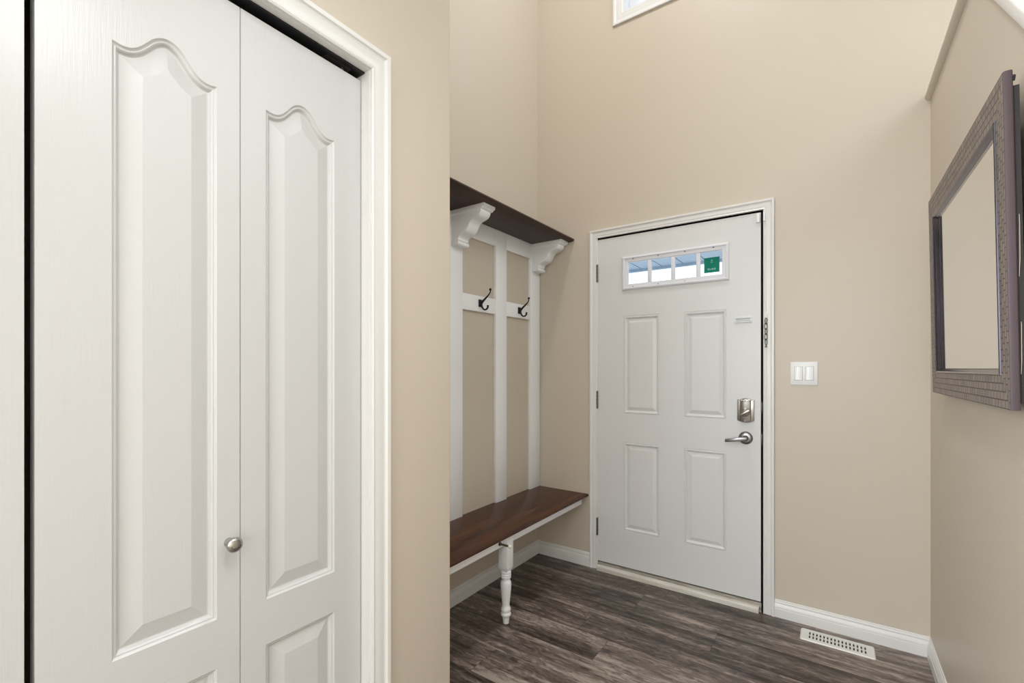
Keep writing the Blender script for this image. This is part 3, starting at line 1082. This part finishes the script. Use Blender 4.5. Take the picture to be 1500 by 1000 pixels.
# ------------------------------------------------------------------ floor vent
vt = empty('floor_vent', (0.011, 2.600, 0))
tag(vt, 'cream white slotted floor vent by the baseboard right of the entry door', 'vent')
vx0, vx1, vy0, vy1 = -0.1310, 0.1515, 2.5460, 2.6540
gx0, gx1, gy0, gy1 = -0.100, 0.1235, 2.5680, 2.6320
q = MB()
r = 0.008
out = []
for (cx, cy, a0) in ((vx1 - r, vy1 - r, 0), (vx0 + r, vy1 - r, 90), (vx0 + r, vy0 + r, 180), (vx1 - r, vy0 + r, 270)):
    for i in range(6):
        a = math.radians(a0 + 18 * i)
        out.append((cx + r * math.cos(a), cy + r * math.sin(a)))
bm = q.bm
lo = [bm.verts.new((x, y, 0.0002)) for x, y in out]
hi = [bm.verts.new((0.011 + (x - 0.011) * 0.975, 2.6 + (y - 2.6) * 0.94, 0.0055)) for x, y in out]
k = len(out)
for i in range(k):
    bm.faces.new([lo[i], lo[(i + 1) % k], hi[(i + 1) % k], hi[i]])
edges = [bm.edges.get((hi[i], hi[(i + 1) % k])) for i in range(k)]
NS = 16
step = (gx1 - gx0) / NS
for i in range(NS):
    for (a, c) in ((gy0, 2.5985), (2.6015, gy1)):
        x0 = gx0 + i * step + 0.0038
        x1 = gx0 + (i + 1) * step - 0.0038
        up_ = [bm.verts.new((x, y, 0.0055)) for x, y in ((x0, a), (x1, a), (x1, c), (x0, c))]
        dn_ = [bm.verts.new((x, y, 0.0012)) for x, y in ((x0, a), (x1, a), (x1, c), (x0, c))]
        for j in range(4):
            edges.append(bm.edges.new((up_[j], up_[(j + 1) % 4])))
            bm.faces.new([up_[j], up_[(j + 1) % 4], dn_[(j + 1) % 4], dn_[j]])
bmesh.ops.triangle_fill(bm, use_beauty=True, use_dissolve=False, edges=edges)
q.build('grille', M['vent'], vt, smooth=25)
tag(MB().box(gx0, gx1, gy0 - 0.002, gy1 + 0.002, 0.0003, 0.0011).build('damper', M['track'], vt, smooth=0), 'dark damper under the slots')

# ------------------------------------------------------------------ mirror, hung tilting slightly forward
mr = empty('wall_mirror', (XR - 0.03, 1.90, 1.18))
tag(mr, 'rectangular mirror in a purple-brown tiled frame hanging on the right wall', 'mirror')
MY0, MY1, MZ0, MZ1 = 1.428, 2.380, 1.176, 1.906
FW = 0.0740


def xf(z):
    return 0.3122 - (z - MZ0) / (MZ1 - MZ0) * 0.0125


def mp_(y, z, d):
    return (xf(z) + d, y, z)


face = MB()
bm = face.bm
uvl = bm.loops.layers.uv.new('uv')
oc = [(MY0, MZ0), (MY1, MZ0), (MY1, MZ1), (MY0, MZ1)]
ic = [(MY0 + FW, MZ0 + FW), (MY1 - FW, MZ0 + FW), (MY1 - FW, MZ1 - FW), (MY0 + FW, MZ1 - FW)]
for i in range(4):
    j = (i + 1) % 4
    f = bm.faces.new([bm.verts.new(mp_(*oc[i], 0)), bm.verts.new(mp_(*oc[j], 0)), bm.verts.new(mp_(*ic[j], 0.003)), bm.verts.new(mp_(*ic[i], 0.003))])
    L = (MY1 - MY0) if i % 2 == 0 else (MZ1 - MZ0)
    for lp, uvv in zip(f.loops, ((0, 0), (L, 0), (L - FW, FW), (FW, FW))):
        lp[uvl].uv = uvv
tag(face.build('frame_face', M['mirror_face'], mr, smooth=0, recalc=False), 'frame face of small purple-brown tiles')
side = MB()
bm = side.bm
rws = []
for ins, dep in ((0.0, 0.0), (-0.0015, 0.003), (-0.0015, 0.0135), (0.0, 0.0155), (0.03, 0.0160)):
    rws.append([bm.verts.new(mp_(MY0 + ins, MZ0 + ins, dep)), bm.verts.new(mp_(MY1 - ins, MZ0 + ins, dep)), bm.verts.new(mp_(MY1 - ins, MZ1 - ins, dep)), bm.verts.new(mp_(MY0 + ins, MZ1 - ins, dep))])
for a, c in zip(rws, rws[1:]):
    for i in range(4):
        bm.faces.new([a[i], a[(i + 1) % 4], c[(i + 1) % 4], c[i]])
tag(side.build('frame_side', M['mirror_side'], mr, smooth=30), 'smooth purple-brown frame edge')
lip = MB()
bm = lip.bm
rws = []
for ins, dep in ((FW, 0.003), (FW + 0.0010, 0.0006), (FW + 0.0030, -0.0006), (FW + 0.0062, 0.0012), (FW + 0.0090, 0.0050), (FW + 0.0098, 0.0068), (FW + 0.0130, 0.0092), (FW + 0.0160, 0.0135)):
    rws.append([bm.verts.new(mp_(MY0 + ins, MZ0 + ins, dep)), bm.verts.new(mp_(MY1 - ins, MZ0 + ins, dep)), bm.verts.new(mp_(MY1 - ins, MZ1 - ins, dep)), bm.verts.new(mp_(MY0 + ins, MZ1 - ins, dep))])
for a, c in zip(rws, rws[1:]):
    for i in range(4):
        bm.faces.new([a[i], a[(i + 1) % 4], c[(i + 1) % 4], c[i]])
tag(lip.build('inner_lip', M['lip'], mr, smooth=20), 'dark glossy inner lip')
g = MB()
i_ = FW + 0.010
g.face([mp_(MY0 + i_, MZ0 + i_, 0.0130), mp_(MY0 + i_, MZ1 - i_, 0.0130), mp_(MY1 - i_, MZ1 - i_, 0.0130), mp_(MY1 - i_, MZ0 + i_, 0.0130)])
g.build('mirror_glass', M['mirror'], mr, smooth=0, recalc=False)
bk_ = MB()
bm = bk_.bm
t = bmesh.new()
for dep in (0.0155, 0.0270):
    for (y, z) in ((MY0 + 0.008, MZ0 + 0.014), (MY1 - 0.012, MZ0 + 0.014), (MY1 - 0.012, MZ1 - 0.030), (MY0 + 0.008, MZ1 - 0.030)):
        t.verts.new(mp_(y, z, dep))
bmesh.ops.convex_hull(t, input=t.verts[:])
bk_.merge(t)
bk_ = bk_.build('backing_board', M['backing'], mr, smooth=0)
q = MB()
q.prism([(1.4365, 1.46), (1.4300, 1.50), (1.4330, 1.58), (1.4400, 1.62), (1.4420, 1.45)], 0, 0.3265, 0.3272)
q.prism([(1.4380, 1.24), (1.4320, 1.28), (1.4335, 1.36), (1.4420, 1.38), (1.4420, 1.23)], 0, 0.3295, 0.3302)
tag(q.build('backing_paper', M['paper'], bk_, smooth=0), 'torn kraft paper')
q = MB()
q.prism([(MY0 + 0.004, MZ1 - 0.022), (MY0 - 0.003, MZ1 - 0.014), (MY0 + 0.004, MZ1 - 0.008)], 0, xf(MZ1) + 0.0156, xf(MZ1) + 0.0200)
q.build('hanging_clip', M['backing'], mr)
